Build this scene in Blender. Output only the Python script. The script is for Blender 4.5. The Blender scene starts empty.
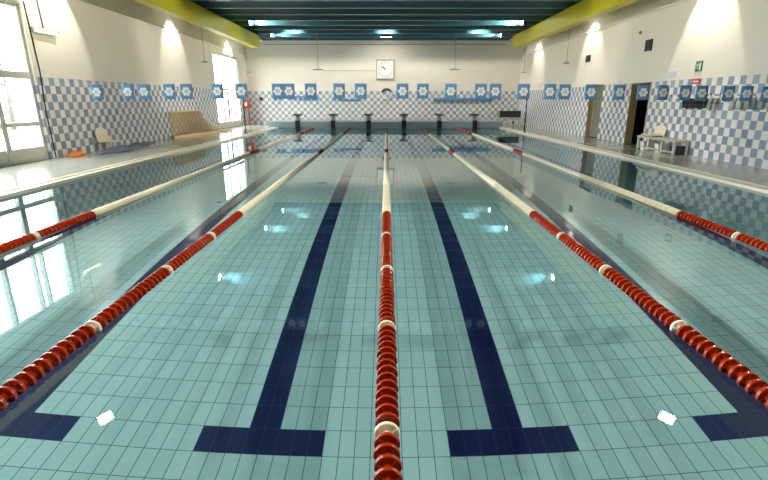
import bpy, bmesh, math, random
from mathutils import Vector, Matrix
R = math.radians
PI = math.pi
random.seed(7)
S = bpy.context.scene
COL = S.collection

# ------------------------------------------------------------------ camera
cam_d = bpy.data.cameras.new('camera')
cam = bpy.data.objects.new('camera', cam_d)
COL.objects.link(cam)
cam.location = (0, 0, 1.5)
cam.rotation_euler = (R(90 - 16.58), 0, 0)
cam_d.sensor_width = 36
cam_d.lens = 36 * 468.4 / 768
cam_d.shift_x = -2.2 / 768
cam_d.clip_end = 300
S.camera = cam

# ------------------------------------------------------------------ view, world, daylight
S.view_settings.view_transform = 'Standard'
S.view_settings.look = 'None'
S.view_settings.gamma = 1
S.view_settings.use_curve_mapping = False
S.view_settings.exposure = -0.22
S.cycles.use_denoising = True
S.cycles.max_bounces = 12
S.cycles.diffuse_bounces = 5
S.cycles.glossy_bounces = 6
S.cycles.transmission_bounces = 8
S.cycles.transparent_max_bounces = 8
S.cycles.sample_clamp_indirect = 30
S.cycles.caustics_refractive = True
S.cycles.caustics_reflective = True
S.cycles.blur_glossy = 0.5

W = bpy.data.worlds.new('overcast_sky')
S.world = W
W.use_nodes = True
wn = W.node_tree
wn.nodes['Background'].inputs[0].default_value = (0.93, 0.97, 1.0, 1)
wn.nodes['Background'].inputs[1].default_value = 17.5


def portal(name, loc, rot, sx, sy):
    l = bpy.data.lights.new(name, 'AREA')
    l.shape = 'RECTANGLE'
    l.size = sx
    l.size_y = sy
    l.cycles.is_portal = True
    o = bpy.data.objects.new(name, l)
    o.location = loc
    o.rotation_euler = rot
    COL.objects.link(o)


portal('window_daylight', (-8.95, 6.3, 1.9), (0, R(-90), 0), 3.7, 12.4)
portal('window_daylight.001', (-8.95, 26.9, 1.9), (0, R(-90), 0), 3.7, 4.4)


# ------------------------------------------------------------------ node helpers
def mat(name):
    m = bpy.data.materials.new(name)
    m.use_nodes = True
    nt = m.node_tree
    b = nt.nodes['Principled BSDF']
    return m, nt, b


def simple(name, col, rough=0.5, metal=0.0, noise=0.0, scale=8.0, bump=0.0, spec=None, emit=None):
    m, nt, b = mat(name)
    b.inputs['Roughness'].default_value = rough
    b.inputs['Metallic'].default_value = metal
    if spec is not None:
        b.inputs['Specular IOR Level'].default_value = spec
    tc = nt.nodes.new('ShaderNodeTexCoord')
    nz = nt.nodes.new('ShaderNodeTexNoise')
    nz.inputs['Scale'].default_value = scale
    nz.inputs['Detail'].default_value = 3
    nt.links.new(tc.outputs['Object'], nz.inputs['Vector'])
    mx = nt.nodes.new('ShaderNodeMix')
    mx.data_type = 'RGBA'
    a = max(noise, 0.02)
    mx.inputs[6].default_value = tuple(c * (1 - a) for c in col) + (1,)
    mx.inputs[7].default_value = tuple(min(1, c * (1 + a)) for c in col) + (1,)
    nt.links.new(nz.outputs['Fac'], mx.inputs[0])
    nt.links.new(mx.outputs[2], b.inputs['Base Color'])
    if bump:
        bp = nt.nodes.new('ShaderNodeBump')
        bp.inputs['Strength'].default_value = bump
        bp.inputs['Distance'].default_value = 0.02
        nt.links.new(nz.outputs['Fac'], bp.inputs['Height'])
        nt.links.new(bp.outputs[0], b.inputs['Normal'])
    if emit:
        b.inputs['Emission Color'].default_value = tuple(emit[0]) + (1,)
        b.inputs['Emission Strength'].default_value = emit[1]
    return m


class NT:
    """tiny expression builder for node maths"""
    def __init__(s, nt):
        s.nt = nt

    def m(s, op, a, b=None, c=None):
        n = s.nt.nodes.new('ShaderNodeMath')
        n.operation = op
        for i, v in enumerate((a, b, c)):
            if v is None:
                continue
            if isinstance(v, (int, float)):
                n.inputs[i].default_value = v
            else:
                s.nt.links.new(v, n.inputs[i])
        return n.outputs[0]

    def mix(s, f, a, b):
        n = s.nt.nodes.new('ShaderNodeMix')
        n.data_type = 'RGBA'
        for i, v in ((0, f), (6, a), (7, b)):
            if isinstance(v, (int, float)):
                n.inputs[i].default_value = v
            elif isinstance(v, tuple):
                n.inputs[i].default_value = v + (1,)
            else:
                s.nt.links.new(v, n.inputs[i])
        return n.outputs[2]

    def pos(s):
        g = s.nt.nodes.new('ShaderNodeNewGeometry')
        sp = s.nt.nodes.new('ShaderNodeSeparateXYZ')
        s.nt.links.new(g.outputs['Position'], sp.inputs[0])
        return g.outputs['Position'], sp.outputs[0], sp.outputs[1], sp.outputs[2]

    def cell(s, a, b):
        """random 0..1 per (floor(a), floor(b))"""
        cb = s.nt.nodes.new('ShaderNodeCombineXYZ')
        s.nt.links.new(s.m('FLOOR', a), cb.inputs[0])
        s.nt.links.new(s.m('FLOOR', b), cb.inputs[1])
        w = s.nt.nodes.new('ShaderNodeTexWhiteNoise')
        w.noise_dimensions = '2D'
        s.nt.links.new(cb.outputs[0], w.inputs['Vector'])
        return w.outputs['Value']

    def noise(s, vec, scale, detail=2):
        n = s.nt.nodes.new('ShaderNodeTexNoise')
        n.inputs['Scale'].default_value = scale
        n.inputs['Detail'].default_value = detail
        s.nt.links.new(vec, n.inputs['Vector'])
        return n.outputs['Fac']


def line(e, v, w):
    """1 inside a joint of half width w (in cells) at whole numbers of v"""
    f = e.m('FRACT', v)
    d = e.m('MINIMUM', f, e.m('SUBTRACT', 1.0, f))
    return e.m('LESS_THAN', d, w)


PLASTER = (0.80, 0.75, 0.66)


def checker_wall(name, axis, off, b0, b1):
    """cream plaster above a dado of blue and cream checkered tiles"""
    m, nt, b = mat(name)
    e = NT(nt)
    P, X, Y, Z = e.pos()
    h = Y if axis == 'Y' else X
    u = e.m('DIVIDE', e.m('ADD', h, off), 0.2)
    v = e.m('DIVIDE', e.m('SUBTRACT', Z, 0.06), 0.2)
    par = e.m('FLOORED_MODULO', e.m('ADD', e.m('FLOOR', u), e.m('FLOOR', v)), 2.0)
    par = e.m('LESS_THAN', par, 0.5)
    rnd = e.cell(u, v)
    blue = e.mix(rnd, b0, b1)
    cream = e.mix(rnd, (0.74, 0.71, 0.64), (0.82, 0.79, 0.72))
    tile = e.mix(par, cream, blue)
    g = e.m('MAXIMUM', line(e, u, 0.018), line(e, v, 0.018))
    tile = e.mix(g, tile, (0.45, 0.44, 0.42))
    dado = e.m('LESS_THAN', Z, 2.06)
    nz = e.noise(P, 1.6, 4)
    pl = e.mix(nz, tuple(c * 0.95 for c in PLASTER), tuple(min(1, c * 1.03) for c in PLASTER))
    c = e.mix(dado, pl, tile)
    nt.links.new(c, b.inputs['Base Color'])
    ro = e.m('SUBTRACT', 0.75, e.m('MULTIPLY', dado, 0.55))
    nt.links.new(ro, b.inputs['Roughness'])
    return m


M = {}
M['wall_y'] = checker_wall('checker_tile_side_wall', 'Y', 0.0, (0.20, 0.265, 0.39), (0.30, 0.36, 0.47))
M['wall_x'] = checker_wall('checker_tile_end_wall', 'X', 0.0, (0.30, 0.34, 0.43), (0.40, 0.43, 0.50))
M['plaster'] = simple('cream_plaster', PLASTER, 0.8, noise=0.04, scale=2)
M['reveal'] = simple('brown_door_reveal', (0.40, 0.28, 0.13), 0.5, noise=0.1)
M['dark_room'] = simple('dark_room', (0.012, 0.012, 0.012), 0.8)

# pool floor tiles with lane lines
m, nt, b = mat('pool_floor_tiles')
e = NT(nt)
P, X, Y, Z = e.pos()
T0 = 3.013
u = e.m('DIVIDE', X, 0.125)
v = e.m('DIVIDE', e.m('SUBTRACT', Y, T0), 0.25)
rnd = e.cell(u, v)
base = e.mix(rnd, (0.35, 0.53, 0.515), (0.40, 0.575, 0.56))
ax = e.m('ABSOLUTE', X)
dl = e.m('ABSOLUTE', e.m('SUBTRACT', e.m('FLOORED_MODULO', ax, 2.0), 1.0))
T1 = T0 + 88 * 0.25
inlen = e.m('MULTIPLY', e.m('GREATER_THAN', Y, T0), e.m('LESS_THAN', Y, T1))
stem = e.m('LESS_THAN', dl, 0.125)
bar = e.m('MULTIPLY', e.m('LESS_THAN', dl, 0.5),
          e.m('MAXIMUM', e.m('LESS_THAN', Y, T0 + 0.25), e.m('GREATER_THAN', Y, T1 - 0.25)))
navy = e.m('MULTIPLY', inlen, e.m('MAXIMUM', stem, bar))
lane = e.mix(rnd, (0.004, 0.005, 0.060), (0.006, 0.008, 0.072))
c = e.mix(navy, base, lane)
g1 = line(e, u, 0.026)
g2 = line(e, v, 0.012)
g = e.m('MAXIMUM', g1, g2)
gc = e.mix(navy, (0.06, 0.12, 0.115), (0.03, 0.035, 0.10))
c = e.mix(g, c, gc)
st = e.noise(P, 0.7, 3)
c = e.mix(e.m('MULTIPLY', st, 0.12), c, (0.16, 0.28, 0.28))
nt.links.new(c, b.inputs['Base Color'])
b.inputs['Roughness'].default_value = 0.5
b.inputs['Specular IOR Level'].default_value = 0.08
M['pool_floor'] = m

m, nt, b = mat('pool_wall_tiles')
e = NT(nt)
P, X, Y, Z = e.pos()
u = e.m('DIVIDE', e.m('ADD', X, Y), 0.25)
v = e.m('DIVIDE', Z, 0.125)
rnd = e.cell(u, v)
b.inputs['Specular IOR Level'].default_value = 0.08
c = e.mix(rnd, (0.22, 0.39, 0.41), (0.26, 0.43, 0.45))
g = e.m('MAXIMUM', line(e, u, 0.016), line(e, v, 0.034))
c = e.mix(g, c, (0.08, 0.15, 0.15))
nt.links.new(c, b.inputs['Base Color'])
b.inputs['Roughness'].default_value = 0.3
M['pool_wall'] = m

m, nt, b = mat('end_platform_tiles')
e = NT(nt)
P, X, Y, Z = e.pos()
g = e.m('MAXIMUM', line(e, e.m('DIVIDE', X, 0.25), 0.02), line(e, e.m('DIVIDE', Z, 0.125), 0.03))
c = e.mix(g, (0.29, 0.37, 0.40), (0.18, 0.23, 0.25))
nt.links.new(c, b.inputs['Base Color'])
b.inputs['Roughness'].default_value = 0.35
M['platform'] = m

# wet grey deck
m, nt, b = mat('wet_grey_deck_tiles')
e = NT(nt)
P, X, Y, Z = e.pos()
g = e.m('MAXIMUM', line(e, e.m('DIVIDE', X, 0.2), 0.02), line(e, e.m('DIVIDE', Y, 0.2), 0.02))
nz = e.noise(P, 1.2, 3)
c = e.mix(nz, (0.41, 0.42, 0.35), (0.49, 0.49, 0.42))
c = e.mix(g, c, (0.28, 0.28, 0.24))
nt.links.new(c, b.inputs['Base Color'])
nt.links.new(e.m('ADD', 0.10, e.m('MULTIPLY', nz, 0.10)), b.inputs['Roughness'])
b.inputs['Specular IOR Level'].default_value = 0.6
M['deck'] = m

# water
m = bpy.data.materials.new('clear_pool_water')
m.use_nodes = True
nt = m.node_tree
nt.nodes.remove(nt.nodes['Principled BSDF'])
gl = nt.nodes.new('ShaderNodeBsdfGlass')
gl.inputs['IOR'].default_value = 1.333
gl.inputs['Roughness'].default_value = 0.0
gl.inputs['Color'].default_value = (0.88, 0.97, 1.0, 1)
g_ = nt.nodes.new('ShaderNodeNewGeometry')
mp = nt.nodes.new('ShaderNodeMapping')
mp.inputs['Scale'].default_value = (1.0, 0.6, 1.0)
nt.links.new(g_.outputs['Position'], mp.inputs['Vector'])
nz = nt.nodes.new('ShaderNodeTexNoise')
nz.inputs['Scale'].default_value = 1.3
nz.inputs['Detail'].default_value = 2
nt.links.new(mp.outputs[0], nz.inputs['Vector'])
bp = nt.nodes.new('ShaderNodeBump')
bp.inputs['Strength'].default_value = 0.12
bp.inputs['Distance'].default_value = 0.01
nt.links.new(nz.outputs['Fac'], bp.inputs['Height'])
nt.links.new(bp.outputs[0], gl.inputs['Normal'])
nt.links.new(gl.outputs[0], nt.nodes['Material Output'].inputs['Surface'])
M['water'] = m

# thin window glass: lets light straight through, mirrors a little
m = bpy.data.materials.new('window_glass')
m.use_nodes = True
nt = m.node_tree
nt.nodes.remove(nt.nodes['Principled BSDF'])
tr = nt.nodes.new('ShaderNodeBsdfTransparent')
tr.inputs[0].default_value = (0.95, 0.97, 0.96, 1)
gs = nt.nodes.new('ShaderNodeBsdfGlossy')
gs.inputs['Roughness'].default_value = 0.02
fr = nt.nodes.new('ShaderNodeLayerWeight')
e = NT(nt)
ff = e.m('ADD', 0.03, e.m('MULTIPLY', 0.7, e.m('POWER', fr.outputs['Facing'], 6.0)))
ms = nt.nodes.new('ShaderNodeMixShader')
nt.links.new(ff, ms.inputs[0])
nt.links.new(tr.outputs[0], ms.inputs[1])
nt.links.new(gs.outputs[0], ms.inputs[2])
nt.links.new(ms.outputs[0], nt.nodes['Material Output'].inputs['Surface'])
M['glass'] = m

M['teal'] = simple('teal_painted_metal', (0.036, 0.115, 0.15), 0.28, noise=0.08, scale=3)
M['yellow'] = simple('yellow_beam_paint', (0.64, 0.55, 0.012), 0.38, noise=0.05, scale=2)
M['frame'] = simple('white_window_frame', (0.62, 0.60, 0.55), 0.4, noise=0.03)
M['curb'] = simple('cream_gutter_edge', (0.86, 0.79, 0.64), 0.3, noise=0.06, scale=6)
M['groove'] = simple('dark_gutter_slot', (0.16, 0.10, 0.06), 0.6, noise=0.2)
M['red'] = simple('red_float_plastic', (0.38, 0.028, 0.003), 0.22, noise=0.12, scale=30)
M['white_fl'] = simple('cream_float_plastic', (0.86, 0.80, 0.62), 0.35, noise=0.05, scale=20)
M['steel'] = simple('steel_wire', (0.45, 0.45, 0.45), 0.3, 1.0)
M['dark'] = simple('dark_grey_panel', (0.022, 0.025, 0.03), 0.45, noise=0.1)
M['black'] = simple('black_rubber', (0.012, 0.012, 0.013), 0.5)
M['grey'] = simple('grey_plastic', (0.32, 0.33, 0.31), 0.5, noise=0.05)
M['pedestal'] = simple('beige_grey_pedestal', (0.33, 0.34, 0.28), 0.5, noise=0.08)
M['white'] = simple('white_plastic', (0.80, 0.79, 0.74), 0.45, noise=0.03)
M['pale'] = simple('pale_grey_green_plastic', (0.50, 0.50, 0.42), 0.45, noise=0.08)
M['beige'] = simple('beige_plastic', (0.75, 0.67, 0.53), 0.5, noise=0.05)
M['tan'] = simple('tan_netting', (0.60, 0.45, 0.24), 0.6, noise=0.15)
M['blue'] = simple('blue_flag_cloth', (0.10, 0.26, 0.47), 0.7, noise=0.08, scale=20)
M['petal'] = simple('white_petal_print', (0.86, 0.84, 0.80), 0.7)
M['orange'] = simple('orange_fabric', (0.80, 0.22, 0.03), 0.6, noise=0.15)
M['slate'] = simple('slate_blue_fabric', (0.16, 0.20, 0.28), 0.8, noise=0.3, scale=6)
M['redbox'] = simple('red_enamel', (0.50, 0.03, 0.02), 0.35, noise=0.05)
M['green'] = simple('green_sign', (0.01, 0.20, 0.08), 0.4)
M['lavender'] = simple('lavender_paper', (0.66, 0.60, 0.68), 0.8, noise=0.05)
M['door'] = simple('grey_green_door', (0.17, 0.18, 0.14), 0.45, noise=0.08)
M['lens'] = simple('lamp_lens', (0.9, 0.9, 0.9), 0.4, emit=((1.0, 0.96, 0.88), 60.0))
M['tube'] = simple('fluorescent_tube', (0.9, 0.9, 0.7), 0.4, emit=((1.0, 0.95, 0.55), 7.0))
M['ground'] = simple('pale_paving_outside', (0.40, 0.40, 0.37), 0.9, noise=0.1)
M['bark'] = simple('grey_bark', (0.10, 0.09, 0.075), 0.9, noise=0.2)
M['led'] = simple('fixture_body', (0.75, 0.74, 0.55), 0.4)


# ------------------------------------------------------------------ mesh helpers
class MB:
    def __init__(s):
        s.bm = bmesh.new()
        s.mi = 0

    def _v(s, pts):
        return [s.bm.verts.new(p) for p in pts]

    def _f(s, vs, smooth=False):
        try:
            f = s.bm.faces.new(vs)
            f.material_index = s.mi
            f.smooth = smooth
            return f
        except ValueError:
            return None

    def box(s, x0, y0, z0, x1, y1, z1, mtx=None, bev=0.0):
        x0, x1 = min(x0, x1), max(x0, x1)
        y0, y1 = min(y0, y1), max(y0, y1)
        z0, z1 = min(z0, z1), max(z0, z1)
        tb = bmesh.new() if bev else s.bm
        pts = [(x, y, z) for z in (z0, z1) for y in (y0, y1) for x in (x0, x1)]
        if mtx is not None:
            pts = [mtx @ Vector(p) for p in pts]
        v = [tb.verts.new(p) for p in pts]
        fs = []
        for q in ((0, 2, 3, 1), (4, 5, 7, 6), (0, 1, 5, 4), (2, 6, 7, 3), (0, 4, 6, 2), (1, 3, 7, 5)):
            f = tb.faces.new([v[i] for i in q])
            f.material_index = s.mi
            fs.append(f)
        if bev:
            bmesh.ops.bevel(tb, geom=list(tb.edges), offset=bev, segments=2, affect='EDGES', profile=0.5)
            for f in tb.faces:
                f.material_index = s.mi
            me = bpy.data.meshes.new('tmp')
            tb.to_mesh(me)
            tb.free()
            s.bm.from_mesh(me)
            bpy.data.meshes.remove(me)
        return s

    def tube(s, pts, r, n=8, cap=True, smooth=True):
        pts = [Vector(p) for p in pts]
        rs = r if isinstance(r, (list, tuple)) else [r] * len(pts)
        rings = []
        up = None
        for i, p in enumerate(pts):
            a = pts[max(i - 1, 0)]
            c = pts[min(i + 1, len(pts) - 1)]
            d = (c - a).normalized()
            if up is None:
                up = Vector((0, 0, 1)) if abs(d.z) < 0.9 else Vector((1, 0, 0))
            x = d.cross(up).normalized()
            y = x.cross(d).normalized()
            up = y
            rings.append(s._v([p + (x * math.cos(2 * PI * k / n) + y * math.sin(2 * PI * k / n)) * rs[i] for k in range(n)]))
        for a, c in zip(rings, rings[1:]):
            for k in range(n):
                s._f([a[k], a[(k + 1) % n], c[(k + 1) % n], c[k]], smooth)
        if cap:
            s._f(rings[0][::-1])
            s._f(rings[-1])
        return s

    def lathe(s, prof, n=20, mtx=None, closed=False, smooth=True):
        """prof: (radius, height); axis z, then mtx"""
        mtx = mtx or Matrix()
        rings = []
        for r, z in prof:
            rings.append(s._v([mtx @ Vector((r * math.cos(2 * PI * k / n), r * math.sin(2 * PI * k / n), z)) for k in range(n)]))
        prs = list(zip(rings, rings[1:]))
        if closed:
            prs.append((rings[-1], rings[0]))
        for a, c in prs:
            for k in range(n):
                s._f([a[k], a[(k + 1) % n], c[(k + 1) % n], c[k]], smooth)
        if not closed:
            s._f(rings[0][::-1])
            s._f(rings[-1])
        return s

    def prism(s, poly, mtx, depth):
        """poly in local xy, extruded along local z"""
        a = s._v([mtx @ Vector((x, y, 0)) for x, y in poly])
        c = s._v([mtx @ Vector((x, y, depth)) for x, y in poly])
        s._f(a[::-1])
        s._f(c)
        n = len(poly)
        for k in range(n):
            s._f([a[k], a[(k + 1) % n], c[(k + 1) % n], c[k]])
        return s

    def quad(s, *pts):
        s._f(s._v(pts))
        return s

    def build(s, name, mats, parent=None, smooth=None):
        if not isinstance(mats, (list, tuple)):
            mats = [mats]
        bmesh.ops.recalc_face_normals(s.bm, faces=s.bm.faces[:]) if smooth != 'raw' else None
        me = bpy.data.meshes.new(name)
        s.bm.to_mesh(me)
        s.bm.free()
        for k in mats:
            me.materials.append(k)
        o = bpy.data.objects.new(name, me)
        COL.objects.link(o)
        if parent is not None:
            o.parent = parent
            # meshes are written in world coordinates: undo the parent's place
            o.matrix_parent_inverse = parent.matrix_basis.inverted()
        return o


def tag(o, label=None, cat=None, group=None, kind=None):
    if label:
        o['label'] = label
    if cat:
        o['category'] = cat
    if group:
        o['group'] = group
    if kind:
        o['kind'] = kind
    return o


def thing(name, loc, label, cat, group=None, kind=None, rz=0.0):
    o = bpy.data.objects.new(name, None)
    o.empty_display_size = 0.1
    o.location = loc
    o.rotation_euler = (0, 0, rz)
    COL.objects.link(o)
    return tag(o, label, cat, group, kind)


def struct(mb, name, mats, label, parent=None, smooth=None):
    o = mb.build(name, mats, parent, smooth)
    if parent is None:
        tag(o, label, 'building part', kind='structure')
    return o


def local(mb, name, mats, parent):
    """mesh written in the parent's own coordinates"""
    o = mb.build(name, mats)
    o.parent = parent
    return o


def copy_tree(root, loc, label, group=None):
    r = root.copy()
    COL.objects.link(r)
    r.location = loc
    r['label'] = label
    if group:
        r['group'] = group
    for ch in list(root.children):
        c = ch.copy()
        COL.objects.link(c)
        c.parent = r
        for g in list(ch.children):
            d = g.copy()
            COL.objects.link(d)
            d.parent = c
    return r


ORD = ['first', 'second', 'third', 'fourth', 'fifth', 'sixth', 'seventh', 'eighth', 'ninth', 'tenth', 'eleventh',
       'twelfth', 'thirteenth', 'fourteenth', 'fifteenth', 'sixteenth', 'seventeenth', 'eighteenth', 'nineteenth',
       'twentieth', 'twenty-first', 'twenty-second', 'twenty-third', 'twenty-fourth', 'twenty-fifth', 'twenty-sixth',
       'twenty-seventh', 'twenty-eighth', 'twenty-ninth']

# ------------------------------------------------------------------ the hall
XL, XR, YN, YF = -8.6, 8.3, -3.2, 30.6      # inner faces of the walls
PL, PR, PN, PF = -6.1, 6.4, 1.15, 27.2      # pool basin
DZ = 0.06                                    # deck level above the water
CZ = 4.95                                    # underside of the ceiling ribs
DEPTH = -1.937

# side decks as one floor slab with the basin left open
mb = MB()
mb.box(XL - 0.3, YN - 0.3, -0.3, PL - 0.30, YF + 0.3, DZ)
mb.box(PR + 0.30, YN - 0.3, -0.3, XR + 3.0, YF + 0.3, DZ)
mb.box(PL - 0.30, YN - 0.3, -0.3, PR + 0.30, PN - 0.02, DZ)
mb.box(PL - 0.30, PF + 0.3, -0.3, PR + 0.30, YF + 0.3, DZ)
struct(mb, 'floor', M['deck'], 'wet grey tiled deck around the pool')

mb = MB()
mb.box(PL - 0.3, PN - 0.3, DEPTH - 0.2, PR + 0.3, PF + 0.3, DEPTH)
struct(mb, 'pool_floor', M['pool_floor'], 'pale green tiled pool floor with navy lane lines').cycles.is_caustics_receiver = True

mb = MB()
mb.box(PL - 0.3, PN - 0.3, DEPTH, PL, PF + 0.3, -0.02)
mb.box(PR, PN - 0.3, DEPTH, PR + 0.3, PF + 0.3, -0.02)
mb.box(PL, PN - 0.3, DEPTH, PR, PN, -0.02)
mb.box(PL, PF, DEPTH, PR, PF + 0.3, 0.0)
struct(mb, 'pool_wall', M['pool_wall'], 'tiled walls of the pool basin under the water').cycles.is_caustics_receiver = True

# overflow edge: cream curb, slot, thin cream strip
for side, x, s in (('left', PL, -1), ('right', PR, 1)):
    mb = MB()
    mb.box(x, PN - 0.3, -0.02, x + s * 0.15, PF + 0.3, DZ - 0.005, bev=0.012)
    mb.mi = 1
    mb.box(x + s * 0.15, PN - 0.3, -0.02, x + s * 0.21, PF + 0.3, DZ - 0.03)
    mb.mi = 0
    mb.box(x + s * 0.21, PN - 0.3, -0.02, x + s * 0.30, PF + 0.3, DZ + 0.004)
    struct(mb, 'trim_1' if side == 'left' else 'trim_2', [M['curb'], M['groove']], 'cream overflow edge along the %s side of the pool' % side)

mb = MB()
mb.box(PL - 0.55, PF, 0.0, PR + 0.1, YF, 0.36, bev=0.015)
struct(mb, 'end_platform', M['platform'], 'raised grey tiled platform at the far end of the pool')

# water surface
mb = MB()
nx, ny = 1, 1
mb.quad((PL, PN, 0), (PR, PN, 0), (PR, PF, 0), (PL, PF, 0))
o = mb.build('pool_water', M['water'], smooth='raw')
o.cycles.is_caustics_caster = True
o.data.shade_smooth()
tag(o, 'clear still water filling the swimming pool', 'water', kind='stuff')


# walls
def wall_with_holes(fixed, lo, hi, z0, z1, holes, thick, axis):
    """wall in the plane axis=fixed (thickness goes to fixed+thick); holes: (a0,a1,za,zb)"""
    mb = MB()
    cuts = sorted(set([lo, hi] + [h[0] for h in holes] + [h[1] for h in holes]))
    for a, c in zip(cuts, cuts[1:]):
        hs = [h for h in holes if h[0] <= a + 1e-6 and h[1] >= c - 1e-6]
        segs = [(z0, z1)]
        for h in hs:
            segs = [(z0, h[2]), (h[3], z1)]
        for za, zb in segs:
            if zb - za < 1e-4:
                continue
            if axis == 'X':
                mb.box(fixed, a, za, fixed + thick, c, zb)
            else:
                mb.box(a, fixed, za, c, fixed + thick, zb)
    bmesh.ops.remove_doubles(mb.bm, verts=mb.bm.verts[:], dist=1e-5)
    return mb


W1 = (0.1, 12.12, DZ, 3.68)
W2 = (24.85, 28.95, DZ, 3.85)
mb = wall_with_holes(XL, YN - 0.3, YF + 0.3, -0.3, 5.5, [(W1[0], W1[1], W1[2], W1[3]), (W2[0], W2[1], W2[2], W2[3])], -0.28, 'X')
struct(mb, 'wall_left', M['wall_y'], 'cream left wall with blue checkered tile dado')
D1 = (18.80, 20.00, DZ, 2.10)
D2 = (15.45, 16.65, DZ, 2.06)
mb = wall_with_holes(XR, YN - 0.3, YF + 0.3, -0.3, 5.5, [D2, D1], 0.25, 'X')
struct(mb, 'wall_right', M['wall_y'], 'cream right wall with blue checkered tile dado')
mb = MB()
mb.box(XL - 0.3, YF, -0.3, XR + 0.3, YF + 0.3, 5.5)
struct(mb, 'wall_back', M['wall_x'], 'far end wall with checkered tile dado')
mb = MB()
mb.box(XL - 0.3, YN - 0.3, -0.3, XR + 0.3, YN, 5.5)
struct(mb, 'wall_front', M['wall_x'], 'near end wall behind the viewer')

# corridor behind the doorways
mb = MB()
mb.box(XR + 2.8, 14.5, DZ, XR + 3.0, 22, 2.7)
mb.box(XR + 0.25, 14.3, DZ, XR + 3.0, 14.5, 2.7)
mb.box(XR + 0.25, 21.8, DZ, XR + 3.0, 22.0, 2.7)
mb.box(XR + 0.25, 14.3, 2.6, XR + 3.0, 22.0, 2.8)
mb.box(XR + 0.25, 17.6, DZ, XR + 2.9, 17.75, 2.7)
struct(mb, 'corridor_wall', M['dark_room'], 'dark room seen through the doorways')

# ceiling: teal trapezoid ribs running across
mb = MB()
prof = []
pitch = 1.45
y = -3.5
k = 0
y0 = 27.35 - 22 * pitch
ys = [y0 + i * pitch for i in range(25)]
pts = [(-3.5, CZ + 0.42)]
for yy in ys:
    if yy - 0.5 < -3.4 or yy + 0.5 > 30.9:
        continue
    pts += [(yy - 0.22, CZ + 0.42), (yy - 0.09, CZ + 0.03), (yy - 0.09, CZ), (yy + 0.07, CZ), (yy + 0.07, CZ + 0.03), (yy + 0.20, CZ + 0.42)]
pts += [(30.9, CZ + 0.42)]
va = [mb.bm.verts.new((XL - 0.2, p[0], p[1])) for p in pts]
vb = [mb.bm.verts.new((XR + 0.2, p[0], p[1])) for p in pts]
for i in range(len(pts) - 1):
    mb._f([va[i], va[i + 1], vb[i + 1], vb[i]])
mb.box(XL - 0.3, -3.5, CZ + 0.44, XR + 0.3, 30.9, CZ + 0.6)
struct(mb, 'ceiling', M['teal'], 'dark teal ribbed metal ceiling', smooth='raw')

# plain strips of ceiling between the beams and the side walls
for nm, x0, x1 in (('trim_3', XL, -7.35), ('trim_4', 7.35, XR)):
    mb = MB()
    mb.box(x0, YN, CZ - 0.05, x1, YF, CZ + 0.03)
    struct(mb, nm, M['plaster'], 'plain ceiling strip beside the %s beam' % ('left' if x0 < 0 else 'right'))
# plastered header over the far wall
mb = MB()
mb.box(XL, YF - 0.12, 4.82, XR, YF, CZ + 0.4)
struct(mb, 'trim_5', M['plaster'], 'pale header along the top of the far wall')
# ledge along both side walls
mb = MB()
mb.box(XL, YN, 4.20, XL + 0.05, YF, 4.26, bev=0.015)
struct(mb, 'trim_6', M['plaster'], 'thin ledge high on the left wall')
mb = MB()
mb.box(XR, YN, 4.12, XR - 0.05, YF, 4.18, bev=0.015)
struct(mb, 'trim_7', M['plaster'], 'thin ledge high on the right wall')

# outside ground
mb = MB()
mb.box(-90, -60, -0.5, XL - 0.3, 90, -0.32)
struct(mb, 'ground', M['ground'], 'pale paved ground outside the windows')


# ------------------------------------------------------------------ windows
def make_window(name, label, ya, yb, z0, z1, mull, slim, rails, panel_top, w=0.09):
    t = thing(name, (XL - 0.1, (ya + yb) / 2, z0), label, 'window', kind='structure')
    del t['category']
    x0, x1 = XL - 0.17, XL - 0.06
    mb = MB()
    mb.box(x0, ya, z0, x1, ya + w, z1)
    mb.box(x0, yb - w, z0, x1, yb, z1)
    mb.box(x0, ya + w, z1 - w, x1, yb - w, z1)
    mb.box(x0, ya + w, z0, x1, yb - w, z0 + w)
    mb.build('window_frame', M['frame'], t)
    for za, zb in rails:
        mb = MB()
        mb.box(x0 + 0.01, ya + w, za, x1 - 0.01, yb - w, zb)
        mb.build('rail', M['frame'], t)
    for (yc, ww, za, zb) in mull:
        mb = MB()
        mb.box(x0 + 0.005, yc - ww / 2, za, x1 + 0.012, yc + ww / 2, zb, bev=0.006)
        mb.build('mullion', M['frame'], t)
    for (yc, ww, za, zb) in slim:
        mb = MB()
        mb.box(x0 + 0.03, yc - ww / 2, za, x1 - 0.02, yc + ww / 2, zb)
        mb.build('glazing_bar', M['frame'], t)
    if panel_top > z0:
        mb = MB()
        mb.box(x0 + 0.03, ya + w, z0 + w, x1 - 0.03, yb - w, panel_top)
        mb.build('sill_panel', M['frame'], t)
    mb = MB()
    mb.box(x0 + 0.05, ya + w, max(panel_top, z0 + w), x0 + 0.056, yb - w, z1 - w)
    mb.build('pane', M['glass'], t)
    return t


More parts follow.
